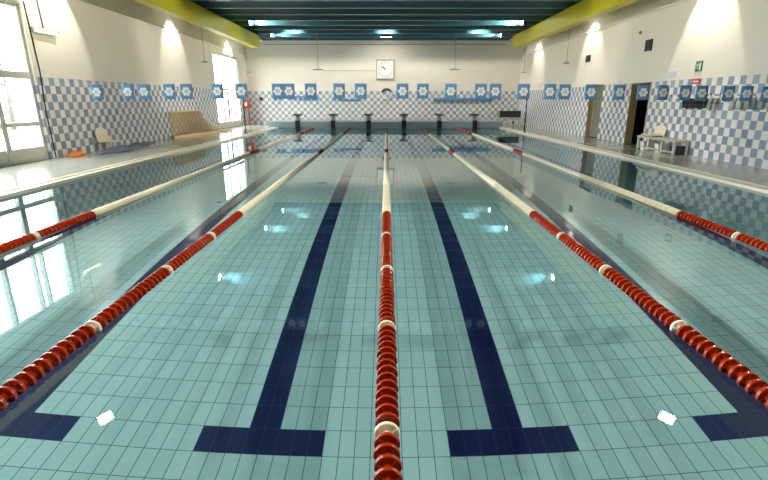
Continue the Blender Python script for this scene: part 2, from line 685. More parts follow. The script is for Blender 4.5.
mull = [(10.90, 0.15, DZ + 0.05, 2.02), (10.92, 0.05, 2.14, 3.6), (11.20, 0.05, 2.14, 3.6)]
slim = []
yy = 10.0
for i in range(5):
    mull.append((yy, 0.08, 2.14, 3.6))
    mull.append((yy, 0.10, DZ + 0.05, 2.02))
    mull.append((yy - 1.1, 0.15, DZ + 0.05, 3.6))
    yy -= 2.1
make_window('window_1', 'large overexposed white framed window band on the left wall', W1[0], W1[1], W1[2], W1[3],
            mull, slim, [(2.0, 2.16), (0.90, 1.0)], 0.40)
w2 = make_window('window_2', 'far glazed double door window on the left wall', W2[0], W2[1], W2[2], W2[3],
                 [(26.1, 0.07, DZ + 0.05, 3.78), (27.7, 0.07, DZ + 0.05, 3.78), (26.9, 0.10, DZ + 0.05, 2.0)],
                 [(25.5, 0.03, 2.1, 3.78), (26.9, 0.03, 2.1, 3.78), (28.3, 0.03, 2.1, 3.78), (28.45, 0.05, DZ + .05, 2.0)],
                 [(2.02, 2.12)], 0.40, 0.11)
for yc in (26.35, 27.45):
    mb = MB()
    mb.box(XL - 0.05, yc - 0.5, 0.99, XL - 0.01, yc + 0.5, 1.04)
    mb.tube([(XL - 0.03, yc - 0.35, 0.45), (XL - 0.03, yc - 0.35, 1.95)], 0.03)
    mb.tube([(XL - 0.03, yc + 0.35, 0.45), (XL - 0.03, yc + 0.35, 1.95)], 0.03)
    mb.build('panic_bar', M['dark'], w2)

# ------------------------------------------------------------------ doorways on the right
def doorway(name, label, D, leaf):
    t = thing(name, (XR, (D[0] + D[1]) / 2, DZ), label, 'door', kind='structure')
    del t['category']
    x0, x1 = XR + 0.002, XR + 0.25
    mb = MB()
    mb.box(x0 - 0.012, D[1] - 0.025, DZ, x1, D[1] - 0.002, D[3] - 0.002)
    mb.box(x0 - 0.012, D[0] + 0.002, DZ, x1, D[0] + 0.025, D[3] - 0.002)
    mb.box(x0 - 0.012, D[0] + 0.025, D[3] - 0.03, x1, D[1] - 0.025, D[3] - 0.002)
    mb.build('door_frame', M['reveal'], t)
    if leaf:
        mb = MB()
        mb.box(XR + 0.20, D[0] + 0.03, DZ + 0.01, XR + 0.245, D[1] - 0.03, D[3] - 0.04, bev=0.004)
        lf = mb.build('door_leaf', M['door'], t)
        mb = MB()
        mb.tube([(XR + 0.20, D[0] + 0.3, 1.08), (XR + 0.14, D[0] + 0.3, 1.08), (XR + 0.14, D[0] + 0.42, 1.08)], 0.012)
        mb.lathe([(0.03, 0), (0.03, 0.012)], 12, Matrix.Translation((XR + 0.2, D[0] + 0.3, 1.08)) @ Matrix.Rotation(R(-90), 4, 'Y'))
        mb.build('door_handle', M['black'], lf)
        mb = MB()
        mb.box(XR + 0.185, D[1] - 0.05, DZ, XR + 0.20, D[1] - 0.03, D[3] - 0.04)
        mb.build('door_stop', M['white'], t)
    return t


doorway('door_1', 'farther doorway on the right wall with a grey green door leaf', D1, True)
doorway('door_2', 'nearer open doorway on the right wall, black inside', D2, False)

# ------------------------------------------------------------------ yellow beams
for side, s in (('left', -1), ('right', 1)):
    mb = MB()
    # outline in (y, z), the far end rounded
    poly = [(-3.1, 4.27), (27.45, 4.27)]
    for k in range(0, 9):
        a = -PI / 2 + PI / 2 * k / 8
        poly.append((27.45 + 0.55 * math.cos(a), 4.55 + 0.28 * math.sin(a)))
    poly += [(28.1, 4.93), (-3.1, 4.93)]
    mt = Matrix(((0, 0, 1, 0), (1, 0, 0, 0), (0, 1, 0, 0), (0, 0, 0, 1)))
    mt = Matrix.Translation((7.0 if s > 0 else -7.35, 0, 0)) @ mt
    mb.prism(poly, mt, 0.35)
    o = mb.build('ceiling_beam', M['yellow'])
    md = o.modifiers.new('edge', 'BEVEL')
    md.width = 0.04
    md.segments = 3
    md.limit_method = 'ANGLE'
    tag(o, 'long yellow beam under the ceiling along the %s side of the pool' % side, 'beam', 'yellow beams')


# ------------------------------------------------------------------ lamps
def spot(parent, loc, target, power, size, blend, color=(1, 0.93, 0.82), radius=0.06):
    l = bpy.data.lights.new('lamp_light', 'SPOT')
    l.energy = power
    l.spot_size = R(size)
    l.spot_blend = blend
    l.color = color
    l.shadow_soft_size = radius
    l.cycles.is_caustics_light = 80 < size < 90
    o = bpy.data.objects.new('lamp_light', l)
    COL.objects.link(o)
    d = Vector(target) - Vector(loc)
    o.rotation_euler = d.to_track_quat('-Z', 'Y').to_euler()
    o.location = loc
    o.parent = parent
    o.matrix_parent_inverse = parent.matrix_basis.inverted()
    return o


def floodlight(loc, aim, label, power, size, group, lens_r=(0.13, 0.10)):
    t = thing('floodlight', loc, label, 'lamp', group)
    d = (Vector(aim) - Vector(loc)).normalized()
    q = d.to_track_quat('-Z', 'Y').to_matrix().to_4x4()
    mt = Matrix.Translation(loc) @ q
    a, c = lens_r
    mb = MB()
    mb.box(-a - 0.02, -c - 0.02, 0.0, a + 0.02, c + 0.02, 0.09, mt, bev=0.012)
    mb.build('housing', M['dark'], t)
    mb = MB()
    mb.box(-a, -c, -0.012, a, c, -0.002, mt)
    mb.build('lens', M['lens'], t)
    mb = MB()
    p = Vector(loc) - d * 0.06
    mb.tube([p, (p.x, p.y, CZ + 0.42 if abs(p.x) < 7 else CZ - 0.04)], 0.012)
    mb.build('bracket', M['dark'], t)
    spot(t, Vector(loc) + d * 0.04, aim, power, size, 0.2 if size < 75 else 0.6)
    return t


RIB = [yy for yy in ys if -3 < yy < 30.5]
for s, sd in ((-1, 'left'), (1, 'right')):
    for i, (yy, where) in enumerate(((9.95, 'nearest'), (17.2, 'second'), (24.45, 'third'), (28.8, 'farthest'))):
        if i == 0:
            continue
        xx = 6.45
        rib = min(RIB, key=lambda q: abs(q - yy)) 
        floodlight((s * xx, rib - 0.26, CZ + 0.10), (s * (xx - 3.0), rib - 0.02, CZ + 0.10),
                   'small floodlight between the ceiling ribs beside the %s beam, %s from the viewer' % (sd, where),
                   2800 if i < 3 else 1500, 62 if i < 3 else 34, 'floodlights along the beams')
for s, sd in ((-1, 'left'), (1, 'right')):
    for yy, ty, where in ((8.3, 5.2, 'farther out'), (1.0, 2.6, 'at the near end')):
        floodlight((s * 5.85, yy, CZ - 0.10), (s * 1.4, ty, 0), 'floodlight beside the %s beam aimed down at the water %s' % (sd, where),
                   1420, 82, 'floodlights aimed down', (0.14, 0.10))
for x, where in ((-5.0, 'left'), (0.0, 'middle'), (5.0, 'right')):
    floodlight((x, 26.6, CZ + 0.24), (x, 30.6, 2.4), 'recessed floodlight between ceiling ribs shining on the far wall, %s one of three' % where,
               400, 110, 'far wall floodlights', (0.12, 0.05))
floodlight((0, 28.2, CZ - 0.04), (0, 30.6, 1.0), 'single ceiling lamp over the far end in the middle of the hall', 150, 140, 'ceiling lamps', (0.3, 0.06))

for s, sd in ((-1, 'left'), (1, 'right')):
    wx = XL if s < 0 else XR
    for yy, where, pw in ((6.6, 'nearest', 190), (13.1, 'second', 170), (20.3, 'third', 105), (27.3, 'farthest', 85)):
        lx = s * 7.55
        floodlight((lx, yy, 4.76), (wx, yy, 4.76 - 1.15),
                   'downlight behind the %s beam washing the wall, %s from the viewer' % (sd, where),
                   pw * 1.7, 74, 'wall washing downlights', (0.09, 0.07))

# ------------------------------------------------------------------ lane ropes
PITCH = 0.070


def float_profile():
    return [(0.010, -0.034), (0.020, -0.034), (0.020, -0.004), (0.053, -0.003), (0.054, -0.008), (0.058, -0.010), (0.060, -0.005),
            (0.060, 0.005), (0.058, 0.010), (0.054, 0.008), (0.053, 0.003), (0.020, 0.004), (0.020, 0.034), (0.010, 0.034)]


def float_mesh(name, mtl, n=20):
    mb = MB()
    mt = Matrix.Rotation(R(90), 4, 'X')
    pr = float_profile()
    for a, c in zip(pr, pr[1:]):
        rg = [mb._v([mt @ Vector((q[0] * math.cos(2 * PI * k / n), q[0] * math.sin(2 * PI * k / n), q[1])) for k in range(n)]) for q in (a, c)]
        for k in range(n):
            mb._f([rg[0][k], rg[0][(k + 1) % n], rg[1][(k + 1) % n], rg[1][k]], True)
    for k in range(6):
        r = Matrix.Rotation(2 * PI * k / 6, 4, 'Y')
        mb.box(0.020, -0.012, -0.0015, 0.052, 0.012, 0.0015, r)
    bmesh.ops.recalc_face_normals(mb.bm, faces=mb.bm.faces[:])
    me = bpy.data.meshes.new(name)
    mb.bm.to_mesh(me)
    mb.bm.free()
    me.materials.append(mtl)
    return me


fm_red = float_mesh('red_float', M['red'])
fm_white = float_mesh('white_float', M['white_fl'])
marks = [1.82, 2.89, 4.01, 5.11]


def is_red(y):
    for q in marks:
        if abs(y - q) < PITCH / 2:
            return False
    for q in marks:
        if abs((28.35 - y) - q) < PITCH / 2:
            return False
    return y < 6.2 or 13.75 < y < 14.8 or y > 22.1


rope_txt = ['leftmost lane rope beside the window side of the pool', 'second lane rope from the left',
            'middle lane rope running straight away from the viewer', 'second lane rope from the right',
            'rightmost lane rope beside the doorway side of the pool']
for x, txt in zip((-4, -2, 0, 2, 4), rope_txt):
    x = x + (0.005 if x == 0 else 0)
    t = thing('lane_rope', (x, PN, 0.01), 'red and cream float ' + txt, 'lane rope', 'lane ropes')
    mb = MB()
    mb.tube([(0, 0, 0), (0, PF - PN, 0)], 0.006)
    local(mb, 'cable', M['steel'], t)
    # the hundred nearest floats each a part
    start = 1.45 if abs(x) < 3 else 2.6
    y = PN + 0.2
    nfl = 0
    far = MB()
    while y < 26.55:
        if y >= start and nfl < 100:
            me = fm_red if is_red(y) else fm_white
            o = bpy.data.objects.new('float', me)
            o.location = (random.uniform(-.003, .003), y - PN, random.uniform(-.002, .002))
            o.rotation_euler = (0, random.uniform(0, 3), 0)
            COL.objects.link(o)
            o.parent = t
            if me is fm_white:
                o['label'] = 'cream marker float'
            nfl += 1
        else:
            far.mi = 0 if is_red(y) else 1
            mt = Matrix.Translation((0, y - PN, 0)) @ Matrix.Rotation(R(90), 4, 'X')
            far.lathe([(0.014, -0.033), (0.024, -0.033), (0.024, -0.008), (0.057, -0.012), (0.059, 0.0), (0.057, 0.012), (0.024, 0.008), (0.024, 0.033), (0.014, 0.033)], 12, mt)
        y += PITCH
    o = local(far, 'float_string', [M['red'], M['white_fl']], t)
    o['kind'] = 'stuff'

# ------------------------------------------------------------------ starting blocks
bl = thing('starting_block', (-5, PF + 0.27, 0.36), 'x', 'starting block', 'starting blocks')
mb = MB()
mt = Matrix.Translation((0, 0, 0.38)) @ Matrix.Rotation(R(6), 4, 'X')
mb.box(-0.25, -0.27, -0.02, 0.25, 0.27, 0.02, mt, bev=0.01)
local(mb, 'platform', M['dark'], bl)
mb = MB()
mb.prism([(-0.15, 0.0), (0.15, 0.0), (0.11, 0.12), (0.09, 0.28), (0.14, 0.345), (-0.14, 0.345), (-0.09, 0.28), (-0.11, 0.12)],
         Matrix.Translation((0, 0.16, 0)) @ Matrix.Rotation(R(90), 4, 'X'), 0.34)
local(mb, 'pedestal', M['pedestal'], bl)
mb = MB()
mb.box(-0.13, -0.31, -0.40, 0.13, -0.272, 0.06, bev=0.006)
local(mb, 'front_panel', M['black'], bl)
mb = MB()
for s in (-1, 1):
    mb.tube([(s * 0.12, -0.2, 0.33), (s * 0.16, -0.30, 0.30), (s * 0.16, -0.32, 0.24), (s * 0.11, -0.24, 0.2)], 0.012)
local(mb, 'hand_grip', M['steel'], bl)
bt = ['leftmost starting block at the far end', 'second starting block from the left at the far end',
      'third starting block from the left, just left of the middle rope', 'fourth starting block from the left, just right of the middle rope',
      'fifth starting block from the left at the far end', 'rightmost starting block at the far end']
bl['label'] = bt[0] + ' with black front panel'
for i in range(1, 6):
    copy_tree(bl, (-5 + 2 * i, PF + 0.27, 0.36), bt[i] + ' with black front panel')

# ------------------------------------------------------------------ flag line
FY = 6.2
fd = 5.91
fl_px = [97, 128, 144, 169.5, 186.5, 217.5, 241.5, 278, 289, 310.8, 339.2, 360.7, 402.5, 422.8, 450.8, 480.8, 495.3, 523.5,
         549.8, 564.8, 591, 619.5, 643, 663, 685.5, 702, 729, 747, 767.5]
fl_px = [p for p in fl_px]
fl_x = [(p - 386.2) * fd / 468.4 for p in fl_px]


def sagz(x):
    return 1.705 - 0.0012 * (x + 0.5) ** 2 if x > -4 else 1.70


mb = MB()
mb.tube([(x, FY, sagz(x) + 0.002) for x in [-6.4 + 12.95 * i / 40 for i in range(41)]], 0.0008, 6)
o = mb.build('flag_line', M['white'])
tag(o, 'thin pale line that carries the blue flags across the pool', 'line')
for s, tx in ((-1, 'left'), (1, 'right')):
    xx = -6.55 if s < 0 else 6.62
    t = thing('flag_pole', (xx, FY, DZ), 'slim near flag pole beside the %s pool edge' % tx, 'pole', 'flag poles')
    mb = MB()
    mb.tube([(0, 0, 0), (0, 0, 1.72)], 0.02, 10)
    local(mb, 'pole', M['steel'], t)
    mb = MB()
    mb.lathe([(0.07, 0.0), (0.07, 0.015), (0.03, 0.03)], 14)
    local(mb, 'base', M['steel'], t)

random.seed(3)
for i, x in enumerate(fl_x):
    z = sagz(x)
    w, h = 0.146, 0.182
    if 0 < i < 20 and i % 5 == 2:
        w = 0.150
    lab = 'blue flag with a white flower emblem, %s from the left along the flag line' % ORD[i]
    t = thing('pennant_flag', (x, FY, z), lab, 'flag', 'blue flower flags', rz=random.uniform(-.12, .12))
    me = MB()
    n = 6
    amp = random.uniform(0.002, 0.006)
    ph = random.uniform(0, 6)
    vs = [[me.bm.verts.new((-w / 2 + w * a / n, amp * math.sin(a * 1.1 + ph) * (b_ / n), -h * b_ / n)) for a in range(n + 1)] for b_ in range(n + 1)]
    for b_ in range(n):
        for a in range(n):
            me._f([vs[b_][a], vs[b_][a + 1], vs[b_ + 1][a + 1], vs[b_ + 1][a]], True)
    o = local(me, 'cloth', M['blue'], t)
    md = o.modifiers.new('thick', 'SOLIDIFY')
    md.thickness = 0.0015
    me = MB()
    mtf = Matrix.Translation((0.0, -0.0105, -h / 2)) @ Matrix.Rotation(R(90), 4, 'X')
    rr = 0.032
    for k in range(6):
        a = 2 * PI * k / 6 + random.uniform(-.1, .1)
        cx, cy = rr * 1.15 * math.cos(a), rr * 1.15 * math.sin(a)
        me.prism([(cx + 0.0200 * math.cos(q * PI / 5), cy + 0.0200 * math.sin(q * PI / 5)) for q in range(10)], mtf, 0.0015)
    me.mi = 1
    me.prism([(0.014 * math.cos(q * PI / 5), 0.014 * math.sin(q * PI / 5)) for q in range(10)], mtf, 0.002)
    local(me, 'flower_emblem', [M['petal'], M['beige']], t)

# far flag poles standing on the pool edge
for s, tx in ((-1, 'left'), (1, 'right')):
    xx = -6.35 if s < 0 else 6.47
    t = thing('flag_pole', (xx, 21.7 if s < 0 else 22.5, DZ), 'slim dark pole standing at the far %s pool edge' % tx, 'pole', 'flag poles')
    mb = MB()
    mb.tube([(0, 0, 0), (0, 0, 1.75)], 0.022, 10)
    local(mb, 'pole', M['dark'], t)
    mb = MB()
    mb.lathe([(0.07, 0.0), (0.07, 0.015), (0.03, 0.03)], 14)
    local(mb, 'base', M['dark'], t)

# ------------------------------------------------------------------ hanging rods with flat discs
hang = [(-3.75, 27.35, 3.13, CZ, 'left of the wall clock'), (3.77, 27.35, 3.13, CZ, 'right of the wall clock'),
        (-7.95, 28.6, 3.05, 4.9, 'in the far left corner'), (7.92, 28.6, 3.05, 4.9, 'in the far right corner'),
        (-7.95, 21.9, 3.12, 4.9, 'beside the far left window'), (7.9, 21.9, 3.08, 4.9, 'near the right wall')]
for x, y, z, zt, tx in hang:
    t = thing('hanging_disc', (x, y, z), 'flat grey disc on a thin rod hanging from the ceiling ' + tx, 'ceiling fixture', 'hanging discs')
    mb = MB()
    mb.tube([(0, 0, 0.03), (0, 0, zt - z)], 0.014, 8)
    local(mb, 'rod', M['grey'], t)
    mb = MB()
    rr = 0.30 if abs(x) < 5 else 0.14
    mb.lathe([(rr * 0.5, -0.03), (rr, -0.02), (rr, 0.01), (rr * 0.4, 0.04), (0.03, 0.06)], 24)
    local(mb, 'disc', M['grey'], t)

# pipe along the top of the far wall
mb = MB()
mb.tube([(-7.4, YF - 0.16, 4.74), (7.3, YF - 0.16, 4.74)], 0.022, 8)
o = mb.build('ceiling_pipe', M['grey'])
tag(o, 'thin pipe running across the top of the far wall', 'pipe')
mb = MB()
mb.tube([(-3.85, YF - 0.03, 3.27), (-0.65, YF - 0.03, 3.25)], 0.012, 6)
o = mb.build('cable', M['grey'])
tag(o, 'thin level cable on the far wall running to the clock', 'cable')

# ------------------------------------------------------------------ clock
t = thing('wall_clock', (-0.05, YF, 2.74), 'large square white clock high on the far wall', 'clock')
mb = MB()
mb.box(-0.56, -0.14, 0.0, 0.56, -0.002, 1.16, bev=0.02)
local(mb, 'case', M['grey'], t)
mb = MB()
mb.box(-0.51, -0.155, 0.06, 0.49, -0.14, 1.09)
local(mb, 'dial', M['white'], t)
mb = MB()
for k in range(12):
    a = 2 * PI * k / 12
    mt = Matrix.Translation((-0.01, -0.158, 0.575)) @ Matrix.Rotation(a, 4, 'Y')
    mb.box(-0.012, -0.004, 0.38, 0.012, 0.003, 0.45, mt)
local(mb, 'hour_mark', M['dark'], t)['kind'] = 'stuff'
for nm, a, l, w in (('hour_hand', -35, 0.24, 0.022), ('minute_hand', -55, 0.33, 0.014)):
    mb = MB()
    mt = Matrix.Translation((-0.01, -0.163, 0.575)) @ Matrix.Rotation(R(a), 4, 'Y')
    mb.box(-w, -0.004, -0.05, w, 0.004, l, mt)
    local(mb, nm, M['dark'], t)
# ring hanging below the clock
mb = MB()
mt = Matrix.Translation((0.02, YF - 0.06, 1.90)) @ Matrix.Rotation(R(90), 4, 'X')
for a0, a1, m_ in ((20, 160, 0), (160, 380, 1)):
    mb.mi = m_
    mb.tube([mt @ Vector((0.30 * math.cos(R(a0 + (a1 - a0) * k / 12)), 0.30 * math.sin(R(a0 + (a1 - a0) * k / 12)), 0)) for k in range(13)], 0.045, 10)
o = mb.build('rescue_ring', [M['dark'], M['white']])
tag(o, 'pale round rescue ring hung on the far wall below the clock', 'ring')

# ------------------------------------------------------------------ things hung on the far wall
mb = MB()
mb.box(-7.15, YF - 0.03, 1.70, -4.2, YF - 0.002, 1.76)
o = mb.build('hook_rail', M['blue'])
tag(o, 'blue hook rail on the left part of the far wall', 'rail')
xs = [-6.95, -6.62, -5.98, -5.68, -5.38, -5.08, -4.82, -4.58, -4.38]
for i, x in enumerate(xs):
    mb = MB()
    mb.box(x - 0.09, YF - 0.075, 1.50, x + 0.09, YF - 0.035, 1.70, bev=0.02)
    o = mb.build('hanging_board', M['blue'])
    tag(o, 'small blue board hanging from the hook rail, %s from the left' % ORD[i], 'swim board', 'blue boards on the hook rail')
for x, tx, mm in ((-7.82, 'alone near the far left corner', 'dark'), (-3.25, 'just right of the hook rail', 'blue'), (-2.85, 'farther right, left of the clock', 'slate')):
    mb = MB()
    mb.box(x - 0.12, YF - 0.06, 1.50, x + 0.12, YF - 0.002, 1.70, bev=0.02)
    o = mb.build('wall_box', M[mm])
    tag(o, 'small %s box on the far wall %s' % ('dark' if mm == 'dark' else 'blue', tx), 'box')
# blue bundles
t = thing('blue_banner', (3.9, YF - 0.13, 1.55), 'long blue banner bundle fixed along the right part of the far wall', 'banner')
mb = MB()
pts = [(-0.95 + 3.6 * k / 30, 0.0, 0.02 + 0.03 * math.sin(k * 1.7)) for k in range(31)]
mb.tube(pts, 0.085, 8)
local(mb, 'roll', M['blue'], t)
mb = MB()
for k in range(13):
    x = -0.9 + 3.5 * k / 12
    mb.prism([(-0.10, 0.0), (0.10, 0.0), (0.0, -0.16)], Matrix.Translation((x, -0.06, 0.0)) @ Matrix.Rotation(R(90), 4, 'X'), 0.006)
local(mb, 'pennants', M['slate'], t)['kind'] = 'stuff'
mb = MB()
mb.box(-2.95, YF - 0.10, 1.50, -1.55, YF - 0.03, 1.58, bev=0.02)
o = mb.build('blue_bundle', M['blue'])
tag(o, 'short flat blue bundle on the far wall left of the clock', 'bundle')
o.location.x = -0.0

# red hose box on the left wall near the corner
t = thing('hose_box', (XL, 29.6, 1.05), 'red fire hose box in the far left corner', 'fire box')
mb = MB()
mb.box(0.002, -0.25, 0.0, 0.30, 0.25, 0.50, bev=0.02)
local(mb, 'body', M['redbox'], t)
mb = MB()
mb.box(0.07, -0.262, 0.13, 0.22, -0.252, 0.36)
local(mb, 'label_plate', M['white'], t)
mb = MB()
mb.tube([(0.25, -0.1, 0.0), (0.26, -0.12, -0.4), (0.25, -0.1, -0.98)], 0.03, 8)
local(mb, 'hose', M['redbox'], t)

# cart with dark box at the far right corner
t = thing('storage_cart', (7.25, 28.6, DZ), 'dark box on a pale frame in the far right corner by the pool', 'cart')
mb = MB()
mb.box(-0.62, -0.3, 0.50, 0.60, 0.3, 0.86, bev=0.015)
local(mb, 'box', M['dark'], t)
for sx in (-0.66, 0.62):
    for sy in (-0.26, 0.26):
        mb = MB()
        mb.box(sx - 0.03, sy - 0.03, 0.0, sx + 0.03, sy + 0.03, 0.86)
        local(mb, 'leg', M['pale'], t)
mb = MB()
mb.box(-0.06, -0.26, 0.06, 0.50, 0.24, 0.36, bev=0.02)
local(mb, 'white_bin', M['white'], t)
mb = MB()
mb.box(0.16, -0.275, 0.10, 0.25, -0.261, 0.30)
local(mb, 'handle', M['dark'], t)
mb = MB()
mb.box(-0.70, -0.3, 0.42, 0.66, 0.3, 0.50)
local(mb, 'shelf', M['pale'], t)

# ------------------------------------------------------------------ left wall things
t = thing('wall_light', (XL, 12.75, 3.1), 'lit yellowish strip light on the left wall beside the large window', 'lamp')
mb = MB()
mb.box(0.002, -0.42, 0.0, 0.07, 0.42, 0.12, bev=0.012)
local(mb, 'body', M['led'], t)
mb = MB()
mb.tube([(0.10, -0.38, 0.05), (0.10, 0.38, 0.05)], 0.028, 10)
local(mb, 'tube', M['tube'], t)
for yy in (-0.3, -0.1, 0.1, 0.38):
    mb = MB()
    mb.box(0.07, yy - 0.02, 0.03, 0.135, yy + 0.02, 0.09, bev=0.004)
    local(mb, 'clip', M['dark'], t)
mb = MB()
mb.tube([(XL + 0.012, 12.24, 3.75), (XL + 0.012, 12.28, 3.1), (XL + 0.012, 12.33, 2.2), (XL + 0.012, 12.26, 1.2), (XL + 0.012, 12.3, 0.08)], 0.013, 6)
o = mb.build('cable', M['dark'])
tag(o, 'dark cable running down the left wall beside the large window frame', 'cable')
mb = MB()
mb.tube([(XL + 0.02, 12.75, 3.22), (XL + 0.02, 12.70, 4.2)], 0.02, 6)
o = mb.build('conduit', M['grey'])
tag(o, 'pale conduit rising from the strip light on the left wall', 'pipe')

# folded net rack leaning on the wall
t = thing('net_rack', (XL, 21.3, DZ), 'long tan netted rack leaning on the left wall before the far window', 'rack')
y0, y1 = -2.35, 1.6
mb = MB()
mb.tube([(0.16, y0, 0.08), (0.10, y0, 1.0), (0.10, y1 - 0.9, 1.0), (0.75, y1 + 0.6, 0.08)], 0.025, 8)
mb.tube([(0.12, y1 - 0.9, 1.0), (0.16, y1 - 0.9, 0.08)], 0.018, 8)
local(mb, 'frame', M['tan'], t)
mb = MB()


def netp(u_, v_):
    yb = y0 + (y1 - 0.9 - y0) * u_
    ya = y0 + (y1 + 0.5 - y0) * u_
    xb = 0.16 + 0.5 * max(0.0, u_ - 0.45)
    return Vector((xb * (1 - v_) + 0.10 * v_, ya * (1 - v_) + yb * v_, 0.08 + 0.92 * v_))


NL = 24
for k in range(-4, NL + 4):
    for s in (1, -1):
        ua, ub = k / NL, (k + s * 4) / NL
        if 0 <= ua <= 1 and 0 <= ub <= 1:
            mb.tube([netp(ua, 0), netp(ub, 1)], 0.017, 4)
o = local(mb, 'netting', M['tan'], t)
mb = MB()
mb.prism([(0.05, y0), (0.22, y0), (0.62, 0.6), (0.90, y1 + 0.7), (0.80, y1 + 0.8), (0.05, y1 + 0.2)], Matrix(), 0.10)
local(mb, 'tray', M['tan'], t)

# beige chair lying back against the left wall
def plastic_chair(name, loc, rz, label, mtl, seat_h=0.30, back_top=0.66, w=0.42):
    t = thing(name, loc, label, 'chair', rz=rz)
    mb = MB()
    mb.box(-w / 2, -0.2, seat_h - 0.03, w / 2, 0.2, seat_h, bev=0.012)
    local(mb, 'seat', mtl, t)
    mb = MB()
    poly = [(-w / 2, 0), (w / 2, 0), (w / 2, (back_top - seat_h) * 0.6)]
    for k in range(1, 8):
        a = PI * k / 8
        poly.append((w / 2 * math.cos(a), (back_top - seat_h) * (0.6 + 0.4 * math.sin(a))))
    poly.append((-w / 2, (back_top - seat_h) * 0.6))
    mb.prism(poly, Matrix.Translation((0, 0.21, seat_h)) @ Matrix.Rotation(R(80), 4, 'X'), 0.03)
    local(mb, 'backrest', mtl, t)
    for sx in (-1, 1):
        for sy in (-1, 1):
            mb = MB()
            mb.tube([(sx * (w / 2 - 0.04), sy * 0.16, seat_h - 0.02), (sx * (w / 2 + 0.01), sy * 0.19, 0)], [0.022, 0.016], 8)
            local(mb, 'leg', mtl, t)
    return t


plastic_chair('child_chair', (XL + 0.30, 14.35, DZ), R(90), 'small beige plastic chair against the left wall tiles', M['beige'], 0.28, 0.68, 0.58)

# blue cloth heap and orange cloth
random.seed(11)


def heap(name, cx, cy, lx, ly, hh, mtl, label, cat, seed):
    random.seed(seed)
    mb = MB()
    nu, nv = 26, 12
    g = []
    for i in range(nu + 1):
        row = []
        for j in range(nv + 1):
            u_, v_ = i / nu * 2 - 1, j / nv * 2 - 1
            e_ = max(0.0, 1 - u_ * u_) ** 0.6 * max(0.0, 1 - v_ * v_) ** 0.6
            z = hh * e_ * (0.55 + 0.3 * math.sin(u_ * 9 + seed) * math.cos(v_ * 5 + seed) + 0.25 * random.random())
            k = 1 - 0.25 * abs(v_) * abs(u_)
            row.append(mb.bm.verts.new((cx + v_ * lx / 2 * k + 0.04 * math.sin(u_ * 7), cy + u_ * ly / 2 * k, DZ + max(z, 0.004))))
        g.append(row)
    for i in range(nu):
        for j in range(nv):
            mb._f([g[i][j], g[i + 1][j], g[i + 1][j + 1], g[i][j + 1]], True)
    o = mb.build(name, mtl)
    md = o.modifiers.new('thick', 'SOLIDIFY')
    md.thickness = 0.01
    md.offset = -1 if False else 1
    tag(o, label, cat)
    return o


heap('folded_cover', -7.93, 14.2, 0.42, 2.2, 0.17, M['slate'], 'dark blue rumpled pool cover on the left deck in front of the small chair', 'cover', 4)
heap('blue_mat', -8.33, 16.2, 0.4, 1.7, 0.09, M['slate'], 'thin slate blue mat lying along the foot of the left wall', 'mat', 9)
heap('orange_bag', -8.38, 12.85, 0.34, 0.62, 0.14, M['orange'], 'orange bag on the left deck beside the large window', 'bag', 5)

# ------------------------------------------------------------------ right wall things
t = thing('bench', (XR - 0.25, 13.95, DZ), 'long pale plastic bench against the right wall tiles by the black doorway', 'bench')
L = 1.02
mb = MB()
mb.box(-0.22, -L, 0.35, 0.22, L, 0.40, bev=0.012)
local(mb, 'seat', M['pale'], t)
for yy in (-L + 0.08, -0.36, 0.36, L - 0.08):
    for xx in (-0.17, 0.17):
        mb = MB()
        mb.box(xx - 0.03, yy - 0.04, 0.0, xx + 0.03, yy + 0.04, 0.36, bev=0.006)
        local(mb, 'leg', M['pale'], t)
mb = MB()
mb.box(-0.19, -L + 0.1, 0.05, -0.15, L - 0.1, 0.09)
mb.box(0.15, -L + 0.1, 0.05, 0.19, L - 0.1, 0.09)
local(mb, 'stretcher', M['pale'], t)
plastic_chair('plastic_chair', (XR - 0.27, 14.45, DZ + 0.405), R(-90), 'small beige plastic chair back standing on the pale bench', M['beige'], 0.06, 0.32, 0.58)
for (yy, mm, tx, w_) in ((14.65, 'white', 'white bottle crate under the far end of the pale bench', 0.2), (13.9, 'white', 'white tub under the middle of the pale bench', 0.16),
                         (13.1, 'dark', 'dark crate under the near end of the pale bench', 0.18)):
    mb = MB()
    mb.prism([(-0.8 * w_, 0), (0.8 * w_, 0), (w_, 0.24), (-w_, 0.24)], Matrix.Translation((XR - 0.25, yy + 0.1, DZ)) @ Matrix.Rotation(R(90), 4, 'X'), 0.2)
    o = mb.build('storage_tub', M[mm])
    tag(o, tx, 'tub')

# gear rail
mb = MB()
mb.box(XR - 0.03, 10.1, 1.56, XR - 0.002, 14.2, 1.60)
o = mb.build('hook_rail', M['white'])
tag(o, 'long pale hook rail on the right wall tiles', 'rail')
random.seed(21)
k = 0
cols = ['redbox', 'dark', 'slate', 'beige', 'grey', 'dark', 'redbox', 'slate', 'beige', 'dark', 'grey', 'slate']
for i in range(12):
    yy = 14.1 - i * 0.34
    mb = MB()
    mb.tube([(XR - 0.03, yy, 1.585), (XR - 0.075, yy, 1.575), (XR - 0.085, yy, 1.61), (XR - 0.08, yy, 1.64)], 0.010, 6)
    mb.lathe([(0.015, -0.02), (0.028, 0.0), (0.015, 0.02)], 10, Matrix.Translation((XR - 0.08, yy, 1.65)))
    o = mb.build('coat_hook', M[cols[i]])
    tag(o, 'small hook on the long pale rail, %s from the black doorway side' % ORD[i], 'hook', 'hooks on the long rail')


